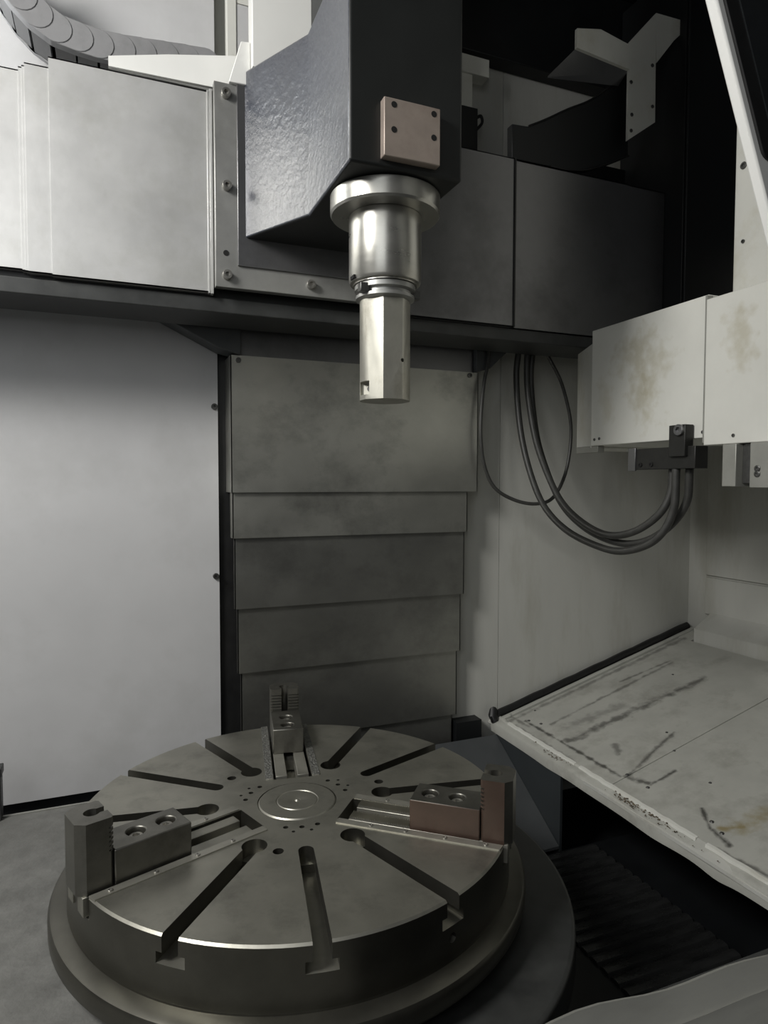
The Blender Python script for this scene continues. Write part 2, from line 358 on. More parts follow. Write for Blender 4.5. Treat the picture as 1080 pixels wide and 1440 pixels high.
hub = obj('hub_cap', MB().lathe([(0, .0035), (.004, .0045), (.008, .0005), (.012, .002), (.058, .002), (.06, .0), (.062, .0), (.064, .002), (.112, .002), (.1155, -.002), (.1155, -.008), (0, -.008)], 64, (0, 0, T)), chuck_steel, ck)
obj('flange', MB().lathe([(.59, .605), (.6277, .605), (.6285, .6005), (.655, .598), (.668, .592), (.674, .582), (.674, .55), (.668, .54), (.59, .54)], seg), shade_steel, ck)
obj('skirt', MB().lathe([(.58, .595), (.64, .542), (.635, .502), (.58, .502)], 96), dark_cast, ck)
obj('drive_core', MB().lathe([(0, .589), (.57, .589), (.57, .502), (0, .502)], 64), dark_cast, ck)
for j in (90, 210, 330):
    for s_ in (-1, 1):
        o = obj('guide_strip', MB().prism([rot(p, j + D0) for p in [(0.16, s_ * .0635), (0.624, s_ * .0635), (0.619, s_ * .088), (0.16, s_ * .088)]], 'z', T - 0.002, T + 0.0035), chips if j == 90 else rail_steel, ck)
        if j != 90:
            for q in (0.26, 0.36, 0.47, 0.58):
                p = rot((q, s_ * .076), j + D0)
                obj('screw', MB().bolt((p[0], p[1], T + 0.0035), 0.006, 0.003, 'z', 12), bolt_bright, o)
# side hole in the face plate
p = rot((0.6275, 0), -52 + D0)

def keyhole(x0, x1, hw, hx, hr, nw):
    t0 = math.degrees(math.asin(nw / hr))
    return [(x0, nw)] + arc(hx, 0, hr, 180 - t0, -180 + t0, 18) + [(x0, -nw), (x0, -hw + .006), (x0 + .006, -hw), (x1 - .02, -hw), (x1, -hw + .02), (x1, hw - .02), (x1 - .02, hw), (x0 + .006, hw), (x0, hw - .006)]
def rust(o):
    o.data.materials.append(jaw_rust)
    for pg in o.data.polygons:
        if pg.normal.y < -0.7 and pg.center.y < -0.05: pg.material_index = 1
def make_jaw(ang, label, mt, serr, rmat):
    t = thing('chuck_jaw', (0, 0, T), label, 'chuck jaw'); t.rotation_euler.z = R(ang + D0)
    OFF[t] = Vector((0, 0, 0))
    hw = 0.054
    for s_ in (-1, 1):
        a, b_ = sorted((s_ * .017, s_ * .054))
        o = obj('rail', MB().box((0.185, a, -0.05), (0.635, b_, -0.004 if not serr else -0.001)), rmat, t, local=True, bev=0.0015)
        if serr:
            n = 32; mbs = MB()
            pl = [(0.187, -0.002)]
            for k in range(n):
                x = 0.187 + k * 0.0056; pl += [(x + .0028, 0.009), (x + .0056, 0.001)]
            pl += [(0.187 + n * 0.0056, -0.002)]
            mbs.prism(pl, 'y', a + .001, b_ - .001)
            obj('serration', mbs, rmat, o, local=True)
    obj('web', MB().box((0.33, -0.017, -0.05), (0.63, 0.017, -0.02)), mt, t, local=True)
    low = obj('step_block', MB().box((0.365, -hw, -0.0035), (0.5605, hw, 0.083)), mt, t, local=True)
    c = MB().cyl((0.41, 0, 0), 0.0235, 0.058, 0.1, 'z', 28).cyl((0.488, 0, 0), 0.0235, 0.058, 0.1, 'z', 28); c.local = True
    low.parent = None
    OFFs = OFF.get(low); OFF[low] = Vector((0, 0, 0))
    cut(low, c2(c)); low.parent = t
    b = low.modifiers.new('bevel', 'BEVEL'); b.width = 0.003; b.segments = 2; b.limit_method = 'ANGLE'; b.angle_limit = R(50)
    for q in (0.41, 0.488):
        obj('socket_screw', MB().bolt((q, 0, 0.058), 0.017, 0.014, 'z', 24, 0.58), bolt_bright, t, local=True)
    hb = MB(); z = 0.083 if serr is not None else 0.083
    hb.prism(keyhole(0.563, 0.645, hw, 0.594, 0.019, 0.012), 'z', -0.0035, 0.0845)
    zz = 0.0845
    for k in range(6):
        hb.prism(keyhole(0.567, 0.645, hw, 0.594, 0.019, 0.012), 'z', zz, zz + 0.0045); zz += 0.0045
        hb.prism(keyhole(0.561, 0.645, hw, 0.594, 0.019, 0.012), 'z', zz, zz + 0.0065); zz += 0.0065
    hb.prism(keyhole(0.561, 0.645, hw, 0.594, 0.019, 0.012), 'z', zz, 0.166)
    tw = obj('step_tower', hb, mt, t, local=True)
    if serr: rust(low); rust(tw)
    return t
def c2(c):
    n = MB(); n.v = c.v; n.f = c.f; return n
make_jaw(90, 'dark steel chuck jaw with grooved tower standing before the column', jaw_dark, False, rail_steel)
make_jaw(210, 'dark steel stepped chuck jaw on smooth rails at the bed side', jaw_dark, False, chuck_steel)
make_jaw(330, 'rust brown sided stepped chuck jaw on finely toothed rails near the chute', jaw_dark, True, rail_steel)

# ------------------------------------------------------------------ column and its telescopic covers
cl = thing('machine_column', (0.53, 0.95, 0.05), 'tall machine column behind the table with stacked grey steel covers', 'column')
obj('core', MB().box((0.02, 0.945, 0.05), (0.98, 1.015, 2.36)), black, cl)
obj('neck', MB().box((-0.012, 0.86, 2.18), (1.085, 1.0, 2.372)), steel_dim, cl, bev=0.004)
def cover(x0, x1, y, z0, z1, d=0.02, mt=None, name='cover_sheet'):
    mb = MB()
    mb.box((x0, y, z0), (x1, y + .004, z1)); mb.box((x0, y, z0), (x0 + .004, y + d, z1)); mb.box((x1 - .004, y, z0), (x1, y + d, z1))
    return obj(name, mb, mt or shade_cover, cl)
c1 = cover(-0.05, 1.107, 0.85, 1.664, 2.225, 0.14, steel_cover)
cover(-0.044, 1.062, 0.866, 1.4725, 1.70, 0.06, steel_cover)
cover(-0.035, 1.055, 0.882, 1.172, 1.50)
cover(-0.022, 1.046, 0.898, 0.8925, 1.20)
cover(-0.006, 1.036, 0.914, 0.575, 0.92)
cover(0.008, 1.02, 0.929, 0.10, 0.60)
for x, z in ((-0.018, 2.205), (1.06, 2.21)): obj('screw', MB().bolt((x, 0.85, z), 0.011, 0.009, '-y', 16), bolt_steel, cl)
obj('gap_shade_strip', MB().box((-0.084, 0.992, 0.3), (0.018, 1.006, 2.30)), rubber, cl)  # dark strip painted in for the shade in the gap beside the column
# gussets that carry the rail
obj('gusset', MB().prism([(-0.36, 2.372), (-0.012, 2.372), (-0.012, 2.225), (-0.095, 2.245)], 'y', 0.83, 0.95), blue_grey, cl, bev=0.003)
obj('gusset', MB().prism([(1.085, 2.372), (1.30, 2.372), (1.16, 2.245), (1.085, 2.225)], 'y', 0.83, 0.95), blue_grey, cl, bev=0.003)
obj('foot', MB().box((1.03, 0.90, 0.05), (1.17, 0.97, 0.535)), black, cl)

# ------------------------------------------------------------------ cross rail
cr = thing('cross_rail', (0.5, 0.7, 2.36), 'long horizontal cross rail clad in sliding steel way covers', 'machine rail')
obj('beam', MB().box((-1.6, 0.58, 2.373), (1.94, 0.82, 3.03)), cast_dark, cr, bev=0.004)
obj('lower_way', MB().box((-1.6, 0.56, 2.318), (1.94, 0.80, 2.372)), dark_cast, cr, bev=0.004)
def wcover(x0, x1, y, z0, z1, mt):
    mb = MB(); mb.box((x0, y, z0), (x1, y + .004, z1)); mb.box((x0, y, z1 - .004), (x1, 0.66, z1)); mb.box((x0, y, z0), (x1, 0.62, z0 + .004))
    return obj('way_cover', mb, mt, cr)
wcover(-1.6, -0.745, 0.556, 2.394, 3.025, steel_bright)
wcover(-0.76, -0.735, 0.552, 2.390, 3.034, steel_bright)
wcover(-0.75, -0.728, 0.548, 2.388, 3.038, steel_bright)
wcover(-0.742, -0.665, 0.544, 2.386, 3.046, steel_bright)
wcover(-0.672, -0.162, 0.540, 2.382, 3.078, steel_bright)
obj('end_strip', MB().box((-0.166, 0.532, 2.376), (-0.157, 0.56, 3.085)), steel_bright, cr, bev=0.001)
obj('end_strip', MB().box((-0.175, 0.536, 2.378), (-0.168, 0.56, 3.08)), steel_bright, cr, bev=0.001)
wcover(0.462, 1.091, 0.536, 2.372, 3.075, steel_dim)  # right-hand covers darker: the ram's shadow is put into their colour
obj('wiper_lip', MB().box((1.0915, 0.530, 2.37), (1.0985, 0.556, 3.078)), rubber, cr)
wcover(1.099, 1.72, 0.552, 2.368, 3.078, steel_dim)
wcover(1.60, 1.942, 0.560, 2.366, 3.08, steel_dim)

# ------------------------------------------------------------------ ram head
rh = thing('machine_ram', (0.28, 0.2, 2.39), 'dark painted machine ram bolted to a steel saddle plate on the rail', 'machine head')
plan = [(0.103, -0.185), (0.447, -0.185), (0.447, 0.22), (0.50, 0.528), (-0.066, 0.528), (0.103, 0.22)]
head = obj('head_casting', MB().prism(plan, 'z', 2.572, 3.15), cast_dark, rh, bev=0.008, seg=3)
head.data.materials.append(navy)
for pg in head.data.polygons:
    if pg.normal.x < -0.3 and abs(pg.normal.z) < 0.5: pg.material_index = 1  # left faces lighter and glossier: their lit sheen is put into the material
obj('upper_ram', MB().box((0.107, -0.18, 3.145), (0.443, 0.2, 4.1)), cast_dark, rh, bev=0.006)
obj('saddle_plate', MB().box((-0.154, 0.505, 2.396), (0.46, 0.538, 3.10)), steel_plate, rh, bev=0.002)
obj('inner_plate', MB().box((-0.077, 0.496, 2.474), (0.46, 0.5055, 3.098)), steel_dim, rh, bev=0.002)
for x, z in ((-0.114, 3.06), (-0.113, 2.745), (-0.115, 2.437), (0.19, 2.437)):
    obj('cap_screw', MB().bolt((x, 0.505, z), 0.0165, 0.02, '-y', 24, 0.56), bolt_bright, rh)
obj('tapped_hole', MB().cyl((-0.117, 0, 2.515), 0.010, 0.5035, 0.506, 'y', 16), dark_hole, rh)
fb = obj('front_block', MB().box((0.193, -0.213, 2.590), (0.362, -0.184, 2.745)), tan_plate, rh, bev=0.0025)
for x, z in ((0.222, 2.728), (0.342, 2.727), (0.222, 2.662), (0.342, 2.663)):
    obj('screw_hole', MB().lathe([(0, 0), (.0085, 0), (.0085, .0012), (0, .0012)], 16), dark_hole, fb, local=True).location = (0, 0, 0)
for o, (x, z) in zip([c for c in fb.children], ((0.222, 2.728), (0.342, 2.727), (0.222, 2.662), (0.342, 2.663))):
    o.rotation_euler = (R(90), 0, 0); o.location = Vector((x, -0.2125, z)) - OFF[rh]

# spindle and tool
SX = 0.283
sp = thing('spindle', (SX, 0, 2.31), 'turned steel spindle nose with wide collar under the dark ram', 'spindle')
obj('collar', MB().lathe([(0, .2615), (.160, .2615), (.166, .259), (.1675, .257), (.1675, .208), (.163, .201), (.108, .201), (0, .201)], 72, (SX, 0, 2.31)), spindle_steel, sp)
obj('quill', MB().lathe([(0, .2), (.110, .2), (.1105, .195), (.1105, .008), (.107, .0), (.098, -.002), (.098, -.006), (0, -.006)], 72, (SX, 0, 2.31)), spindle_steel, sp)
obj('drive_slot', MB().box((SX - .1125, -0.03, 2.312), (SX - .104, 0.0, 2.322)), dark_hole, sp)
th = thing('tool_holder', (SX, 0, 1.957), 'worn cylindrical steel tool holder clamped below the spindle', 'tool holder')
obj('grip_ring', MB().lathe([(0, 2.305), (.088, 2.305), (.093, 2.302), (.093, 2.288), (.080, 2.284), (.080, 2.276), (.090, 2.272), (.090, 2.263), (.078, 2.257), (0, 2.257)], 64, (SX, 0, 0)), steel_plate, th)
for a in (205, -12):
    c = (SX + .094 * math.cos(R(a)), .094 * math.sin(R(a)))
    obj('drive_key', MB().box((c[0] - .014, c[1] - .014, 2.270), (c[0] + .014, c[1] + .014, 2.296)), bolt_steel, th, bev=0.002)
# shank: round at the back, two milled flats towards the front, pocket milled at the foot
pl = []
for i in range(64):
    a = 360 * i / 64; x, y = .0775 * math.cos(R(a)), .0775 * math.sin(R(a))
    pl.append((SX + x, y))
def clip(poly, nx, ny, d):
    out = []
    for i in range(len(poly)):
        p, q = poly[i], poly[(i + 1) % len(poly)]
        a = (p[0] - SX) * nx + p[1] * ny - d; b_ = (q[0] - SX) * nx + q[1] * ny - d
        if a <= 0: out.append(p)
        if a * b_ < 0: t = a / (a - b_); out.append((p[0] + t * (q[0] - p[0]), p[1] + t * (q[1] - p[1])))
    return out
for ang, d in ((-93, .0715), (-138, .0715), (-48, .0735)):
    pl = clip(pl, math.cos(R(ang)), math.sin(R(ang)), d)
sh = obj('shank', MB().prism(pl, 'z', 1.957, 2.258), tool_steel, th)
fa = -138
def loc2(u, v): return (SX + u * math.cos(R(fa)) - v * math.sin(R(fa)), u * math.sin(R(fa)) + v * math.cos(R(fa)))
cut(sh, MB().prism([loc2(.036, -.06), loc2(.12, -.06), loc2(.12, -.018), loc2(.036, -.018)], 'z', 1.972, 2.012),
    MB().cyl((SX + .028, 0, 2.073), 0.006, -0.12, -0.05, 'y', 14))
b = sh.modifiers.new('bevel', 'BEVEL'); b.width = 0.002; b.segments = 2; b.limit_method = 'ANGLE'; b.angle_limit = R(30)
p = loc2(.0362, -.034)
q = obj('clamp_screw', MB().lathe([(0, 0.004), (.007, .004), (.008, 0), (0, 0)], 14), bolt_steel, th, local=True)
q.location = Vector((p[0], p[1], 1.992)) - OFF[th]; q.rotation_euler = Vector((math.cos(R(fa)), math.sin(R(fa)), 0)).to_track_quat('Z', 'Y').to_euler()

# ------------------------------------------------------------------ guards and cable chain over the rail
rc = thing('ram_guard', (0.1, 0.5, 3.10), 'bright white sheet guard behind the dark ram', 'guard')
obj('panel', MB().box((-0.028, 0.46, 3.152), (0.5, 0.53, 4.1)), white_paint, rc, bev=0.003)
obj('step', MB().prism([(-0.105, 3.10), (-0.029, 3.10), (-0.029, 3.25), (-0.062, 3.245)], 'y', 0.49, 0.55), white_paint, rc, bev=0.003)
cg = thing('chain_tray', (-0.27, 0.62, 3.10), 'white tray plate on top of the rail beside the ram guard', 'tray')
obj('front_plate', MB().prism([(-0.492, 3.122), (-0.492, 3.155), (-0.30, 3.205), (-0.035, 3.262), (-0.035, 3.13), (-0.15, 3.128)], 'y', 0.596, 0.604), white_paint, cg)
obj('bottom_plate', MB().box((-0.492, 0.604, 3.118), (-0.06, 0.87, 3.126)), steel_plate, cg)
obj('support', MB().box((-0.30, 0.67, 3.032), (-0.06, 0.84, 3.118)), cast_dark, cg)

pts = [(-0.862, 3.515), (-0.828, 3.446), (-0.794, 3.383), (-0.759, 3.335), (-0.713, 3.291), (-0.655, 3.258), (-0.588, 3.246), (-0.522, 3.240), (-0.45, 3.243), (-0.378, 3.250), (-0.30, 3.259), (-0.225, 3.267), (-0.153, 3.273)]
dc = thing('cable_drag_chain', (-0.5, 0.775, 3.19), 'grey plastic cable drag chain curving above the rail', 'cable chain')
for i in range(len(pts) - 1):
    a, b_ = Vector((pts[i][0], 0, pts[i][1])), Vector((pts[i + 1][0], 0, pts[i + 1][1]))
    d = (b_ - a); ln = d.length; ang = math.atan2(d.z, d.x)
    rr = 0.05
    outline = arc(0, 0, rr, 90, 270, 10) + arc(ln, 0, rr, -90, 90, 10)
    def tr(p, a=a, ang=ang): return (a.x + p[0] * math.cos(ang) - p[1] * math.sin(ang), a.z + p[0] * math.sin(ang) + p[1] * math.cos(ang))
    o = obj('link_plate', MB().prism([tr(p) for p in outline], 'y', 0.664 + 0.003 * i, 0.712), chain_plastic, dc, bev=0.0015, seg=1)
    obj('link_plate', MB().prism([tr(p) for p in outline], 'y', 0.838, 0.85 + 0.0012 * (i % 12)), chain_plastic, dc)
    obj('cross_bar', MB().prism([tr(p) for p in [(0.001, -0.048), (ln - 0.002, -0.045), (ln - 0.002, -0.037), (0.001, -0.037)]], 'y', 0.712, 0.838), chain_dark, o)
    obj('cross_bar', MB().prism([tr(p) for p in [(0.006, 0.047), (ln - 0.006, 0.047), (ln - 0.006, 0.039), (0.006, 0.039)]], 'y', 0.712, 0.838), chain_dark, o)
# bits of structure seen between the guard and the wall
fr = thing('frame_post', (0.02, 0.93, 3.1), 'pale post with crossbar behind the white ram guard', 'frame post')
obj('post', MB().box((-0.045, 0.90, 3.1), (-0.005, 0.94, 4.2)), cream, fr, bev=0.003)
obj('crossbar', MB().box((-0.005, 0.905, 3.66), (0.2, 0.935, 3.76)), cream, fr, bev=0.003)
obj('crossbar', MB().box((-0.005, 0.905, 3.40), (0.2, 0.915, 3.655)), wall_paint, fr)

# ------------------------------------------------------------------ right-hand upper machine parts
hb_ = thing('bracket_frame', (1.08, 0.87, 3.25), 'pale short bracket on a post beyond the dark ram', 'bracket')
obj('arm', MB().box((0.95, 0.85, 3.592), (1.153, 0.92, 3.672)), cream, hb_, bev=0.002)
obj('post', MB().box((0.98, 0.86, 3.44), (1.07, 0.92, 3.592)), cream, hb_, bev=0.002)
obj('socket_box', MB().box((0.98, 0.85, 3.08), (1.094, 0.93, 3.44)), black, hb_, bev=0.003)
obj('cable_loop', MB().tube(smooth_path([(1.09, 0.86, 3.40), (1.115, 0.86, 3.415), (1.122, 0.86, 3.385), (1.09, 0.86, 3.345)]), 0.007, 8), rubber, hb_)
obj('overhead_beam', MB().box((0.9, 0.88, 3.715), (2.585, 0.965, 4.175)), black, label='black overhead beam along the back wall', cat='beam', bev=0.004)

up_ = [(1.093, 3.23), (1.175, 3.235), (1.266, 3.283), (1.377, 3.348), (1.492, 3.409), (1.609, 3.497), (1.71, 3.60)]
lo_ = [(1.72, 3.21), (1.616, 3.16), (1.498, 3.11), (1.382, 3.088), (1.288, 3.087), (1.095, 3.087)]
ch = thing('curved_chain_guide', (1.4, 0.62, 3.082), 'glossy black curved cable guide lying on the dark rail end', 'cable guide')
obj('trough', MB().prism(up_ + lo_, 'y', 0.56, 0.60), black, ch, bev=0.004)
obj('edge_strip', MB().tube(smooth_path([(x, 0.557, z) for x, z in up_[1:]]), 0.004, 8), rubber, ch)
obj('edge_strip', MB().tube(smooth_path([(x, 0.557, z) for x, z in lo_[:-1]]), 0.004, 8), rubber, ch)
pb = thing('mounting_bracket', (1.72, 0.5, 3.2), 'chipped cream angle bracket hanging in front of the black cabinet', 'bracket')
obj('post', MB().prism([(1.652, 3.235), (1.652, 3.66), (1.803, 3.825), (1.808, 3.345)], 'y', 0.49, 0.502), cream, pb)
obj('arm', MB().prism([(1.365, 3.565), (1.365, 3.645), (1.49, 3.672), (1.652, 3.645), (1.652, 3.54)], 'y', 0.485, 0.50), cream, pb)
obj('top_flange', MB().prism([(1.804, 3.825), (2.02, 3.835), (1.91, 3.73), (1.812, 3.61)], 'y', 0.49, 0.502), cream, pb)
obj('sheet', MB().add([(1.23, 0.5, 3.425), (1.365, 0.5, 3.565), (1.652, 0.5, 3.54), (1.65, 0.55, 3.51), (1.23, 0.504, 3.419), (1.365, 0.504, 3.559), (1.652, 0.504, 3.534), (1.65, 0.554, 3.504)],
    [(0, 1, 2, 3), (4, 7, 6, 5), (0, 4, 5, 1), (1, 5, 6, 2), (2, 6, 7, 3), (3, 7, 4, 0)]), steel_dim, pb)
for x, z in ((1.785, 3.59), (1.665, 3.49), (1.79, 3.41), (1.672, 3.35), (1.67, 3.28)):
    obj('screw', MB().bolt((x, 0.49, z), 0.008, 0.004, '-y', 12), bolt_steel, pb)
bc = thing('black_cabinet', (2.2, 0.7, 2.3), 'tall matt black cabinet panel behind the magazine guard', 'cabinet')
obj('body', MB().box((1.945, 0.45, 2.2), (2.585, 0.87, 4.1)), black, bc, bev=0.004)
obj('dark_backing', MB().box((1.40, 0.83, 3.0), (1.95, 0.86, 3.30)), black, bc)  # black sheet added so the gap above the rail reads dark
obj('door', MB().box((1.95, 0.435, 2.25), (2.58, 0.449, 4.05)), black, bc, bev=0.004)
wc = thing('changer_post', (1.77, -0.3, 2.354), 'tall cream post with a screw hole above the magazine guard', 'post')
obj('body', MB().box((1.70, -0.9, 2.354), (1.849, -0.035, 4.1)), cream, wc, bev=0.004)
for z in (2.89, 2.61): obj('screw', MB().bolt((1.70, -0.072 - (2.89 - z) * .02, z), 0.013 if z > 2.7 else 0.007, 0.006, '-x', 16), bolt_steel, wc)

# ------------------------------------------------------------------ tool magazine guards, clamps, hoses
mg = thing('magazine_guard', (1.6, 0.1, 1.863), 'oil stained cream box guard nearest the cross rail', 'guard')
obj('box', MB().box((1.40, -0.197, 1.863), (1.85, 0.40, 2.352)), stained_cream, mg, bev=0.003)
obj('end_panel', MB().prism([(1.402, 0.40), (1.50, 0.62), (1.85, 0.62), (1.85, 0.40)], 'z', 1.855, 2.30), cream, mg, bev=0.003)
obj('foot_tab', MB().box((1.405, 0.36, 1.835), (1.44, 0.50, 1.863)), grey_block, mg, bev=0.002)
for y, z in ((0.375, 1.89), (0.345, 1.892), (-0.185, 1.883)):
    obj('screw', MB().bolt((1.40, y, z), 0.006, 0.003, '-x', 12), bolt_steel, mg)
m2 = thing('magazine_guard', (1.6, -0.6, 1.835), 'cream box guard with clean lower edge beside the oil stained one', 'guard')
obj('box', MB().box((1.38, -1.1, 1.835), (1.85, -0.206, 2.33)), stained_cream, m2, bev=0.003)
obj('seam_strip', MB().box((1.385, -0.206, 1.845), (1.41, -0.197, 2.345)), grey_block, m2)
obj('screw', MB().bolt((1.38, -0.325, 1.862), 0.006, 0.003, '-x', 12), bolt_steel, m2)
hc = thing('hose_clamp_block', (1.4, 0.0, 1.755), 'dark steel hose clamp block under the stained guard', 'clamp')
obj('body', MB().box((1.37, -0.182, 1.757), (1.43, 0.133, 1.836)), clamp_black, hc, bev=0.002)
obj('side_plate', MB().box((1.362, 0.095, 1.752), (1.371, 0.133, 1.84)), steel_dim, hc, bev=0.001)
obj('upright', MB().box((1.355, -0.150, 1.80), (1.395, -0.077, 1.912)), clamp_black, hc, bev=0.002)
obj('cap_screw', MB().bolt((1.355, -0.128, 1.893), 0.02, 0.012, '-x', 24, 0.55), steel_dim, hc)
for y in (0.075, 0.02): obj('cap_screw', MB().bolt((1.37, y, 1.775), 0.009, 0.004, '-x', 14), dark_hole, hc)
gb = thing('gripper_block', (1.42, -0.38, 1.69), 'grey steel gripper block hanging under the clean guard', 'gripper')
obj('finger', MB().box((1.37, -0.345, 1.695), (1.47, -0.293, 1.834)), grey_block, gb, bev=0.002)
obj('body', MB().box((1.40, -0.40, 1.705), (1.50, -0.345, 1.834)), bolt_steel, gb, bev=0.002)
obj('jaw_plate', MB().box((1.365, -0.52, 1.692), (1.45, -0.40, 1.834)), grey_block, gb, bev=0.002)
for z in (1.735, 1.752): obj('cap_screw', MB().bolt((1.365, -0.428, z), 0.010, 0.004, '-x', 16), bolt_steel, gb)

hoseA = [(1.325, .835, 2.372), (1.325, .86, 2.224), (1.325, .824, 1.977), (1.325, .743, 1.769), (1.325, .627, 1.604), (1.325, .461, 1.501), (1.325, .254, 1.448), (1.333, .112, 1.442), (1.36, -.016, 1.494), (1.385, -.075, 1.602), (1.385, -.085, 1.757)]
hoseB = [(1.357, .815, 2.372), (1.357, .815, 2.182), (1.357, .752, 1.939), (1.357, .659, 1.768), (1.357, .539, 1.623), (1.357, .392, 1.536), (1.357, .236, 1.495), (1.362, .097, 1.517), (1.385, -.003, 1.585), (1.405, -.040, 1.665), (1.41, -.045, 1.757)]
hoseC = [(1.392, .818, 2.372), (1.392, .835, 2.20), (1.39, .785, 1.95), (1.39, .70, 1.77), (1.39, .58, 1.61), (1.39, .425, 1.515), (1.39, .25, 1.468), (1.395, .105, 1.472), (1.415, -.01, 1.53), (1.43, -.09, 1.63), (1.412, -.12, 1.757)]
for pth, lab in ((hoseA, 'dark rubber hose with the lowest sag into the clamp block'), (hoseB, 'dark rubber hose with the shallowest sag into the clamp block'), (hoseC, 'dark rubber hose between the other two at the clamp block')):
    obj('rubber_hose', MB().tube(smooth_path(pth), 0.0145, 12), hose_rubber, label=lab, cat='hose', group='hoses from the rail to the clamp block')
thin = [(1.148, .818, 2.372), (1.140, .815, 2.27), (1.114, .81, 2.166), (1.093, .8, 1.967), (1.11, .8, 1.802), (1.169, .8, 1.685), (1.268, .78, 1.624), (1.37, .75, 1.605), (1.473, .76, 1.632), (1.556, .78, 1.737), (1.596, .79, 1.878), (1.594, .79, 2.019), (1.548, .80, 2.191), (1.483, .81, 2.307), (1.44, .816, 2.372)]
obj('thin_cable', MB().tube(smooth_path(thin), 0.0085, 10), hose_rubber, label='thin black cable hanging in a round loop from the rail', cat='cable')

# ------------------------------------------------------------------ chip chute
SL = 0.278
def rz(x): return 0.5 + (x - 1.25) * SL
def slab(x0, x1, y0, y1, t0=0.0, t1=0.006):
    return MB().add([(x, y, rz(x) + t) for t in (t0, t1) for (x, y) in ((x0, y0), (x1, y0), (x1, y1), (x0, y1))],
                    [(3, 2, 1, 0), (4, 5, 6, 7), (0, 1, 5, 4), (1, 2, 6, 5), (2, 3, 7, 6), (3, 0, 4, 7)])
cu = thing('chip_chute', (1.9, 0.0, 0.3), 'dirty cream sloping chip chute with a dented lip beside the table', 'chute')
obj('base_sheet', slab(1.25, 2.44, -1.2, 0.968, -0.014, -0.002), cream_wall, cu)
obj('corner_sheet', slab(2.44, 2.575, 0.81, 0.968, -0.014, 0.004), chute_paint, cu)
obj('chute_panel', slab(1.30, 2.44, 0.126, 0.887, -0.002, 0.004), chute_paint, cu, bev=0.0015)
obj('chute_panel', slab(1.30, 2.44, -1.2, 0.121, -0.002, 0.004), chute_paint, cu, bev=0.0015)
obj('back_strip', slab(1.29, 2.57, 0.895, 0.922, -0.002, 0.012), chute_paint, cu, bev=0.002)
obj('rubber_seal', MB().tube([(1.25 + k * .0655, 0.946 + 0.003 * math.sin(k * 2.1), rz(1.25 + k * .0655) + 0.02) for k in range(21)], 0.02, 10), rubber, cu)
obj('seal_end', MB().tube([(1.262, 0.95, 0.53), (1.262, 0.94, 0.555), (1.255, 0.93, 0.53), (1.26, 0.92, 0.505)], 0.02, 10), rubber, cu)
# dented rolled lip along the low edge
mb = MB(); n = 90; prof = [(0.055, 0.004), (0.048, 0.011), (0.040, 0.011), (0.034, 0.005), (0.012, 0.006), (0.002, 0.002), (-0.002, -0.006), (-0.001, -0.045), (0.004, -0.045), (0.004, -0.008)]
random.seed(3); dz = [0.0] * (n + 1); dx = [0.0] * (n + 1)
for _ in range(16):
    c = random.uniform(0, n); wd = random.uniform(2, 7); a = random.uniform(-.012, .007); e = random.uniform(-.014, .008)
    for i in range(n + 1):
        g = math.exp(-((i - c) / wd) ** 2); dz[i] += a * g; dx[i] += e * g
rows = []
for i in range(n + 1):
    y = 0.94 - i * (0.94 + 1.2) / n
    for k, (px, pz) in enumerate(prof):
        f = 0.25 if k < 4 else 1.0
        x = 1.25 + px + dx[i] * f; mb.v.append((x, y, rz(1.25 + px) + pz + dz[i] * f))
P_ = len(prof)
for i in range(n):
    for k in range(P_):
        q = (k + 1) % P_; mb.f.append((i * P_ + k, i * P_ + q, (i + 1) * P_ + q, (i + 1) * P_ + k))
mb.f.append(tuple(range(P_))[::-1]); mb.f.append(tuple(range(n * P_, (n + 1) * P_)))
obj('rolled_lip', mb, chute_paint, cu)
for y0, y1 in ((-0.30, 0.30), (0.33, 0.84), (-1.1, -0.34)):
    mbr = MB(); nn = 24
    for i in range(nn + 1):
        y = y0 + (y1 - y0) * i / nn; wob = 0.0007 * math.sin(i * 1.7) + 0.0006 * math.sin(i * 4.1)
        for (px, pz) in ((0.031, 0.004), (0.033, 0.014), (0.044, 0.014), (0.047, 0.004)): mbr.v.append((1.25 + px + wob, y, rz(1.25 + px) + pz + wob))
    for i in range(nn):
        for k in range(4):
            q = (k + 1) % 4; mbr.f.append((i * 4 + k, i * 4 + q, (i + 1) * 4 + q, (i + 1) * 4 + k))
    mbr.f.append((3, 2, 1, 0)); mbr.f.append(tuple(range(nn * 4, nn * 4 + 4)))
    obj('ridge_strip', mbr, cream, cu)
random.seed(11); deb = MB()
for _ in range(170):
    y = random.choice((random.gauss(-0.12, 0.10), random.gauss(-0.02, 0.06), random.gauss(0.42, 0.06))); x = 1.25 + random.uniform(0.006, 0.032)
    c = Vector((x, y, rz(x) + 0.007)); r_ = random.uniform(0.0015, 0.006)
    a_ = random.uniform(0, 6.28); w1 = Vector((math.cos(a_), math.sin(a_), 0)) * r_; w2 = Vector((-w1.y, w1.x, 0)) * random.uniform(0.3, 0.9)
    deb.add([c + w1, c + w2, c - w1, c - w2, c + Vector((0, 0, r_ * .7))], [(0, 1, 4), (1, 2, 4), (2, 3, 4), (3, 0, 4), (3, 2, 1, 0)])
obj('swarf_debris', deb, mat('brown_swarf', (0.10, 0.075, 0.045), 0.6, 0.2, 0.6, 60), cu, kind='stuff', label='brown metal swarf caught along the chute lip')
for y in (0.79, 0.72, 0.13, 0.015, -0.27, -0.33): obj('rivet', MB().lathe([(0, .0045), (.006, .0035), (.009, 0), (0, 0)], 14, (1.375 + 0.02 * math.sin(y * 20), y, rz(1.375 + 0.02 * math.sin(y * 20)) + .003)), bolt_steel, cu)
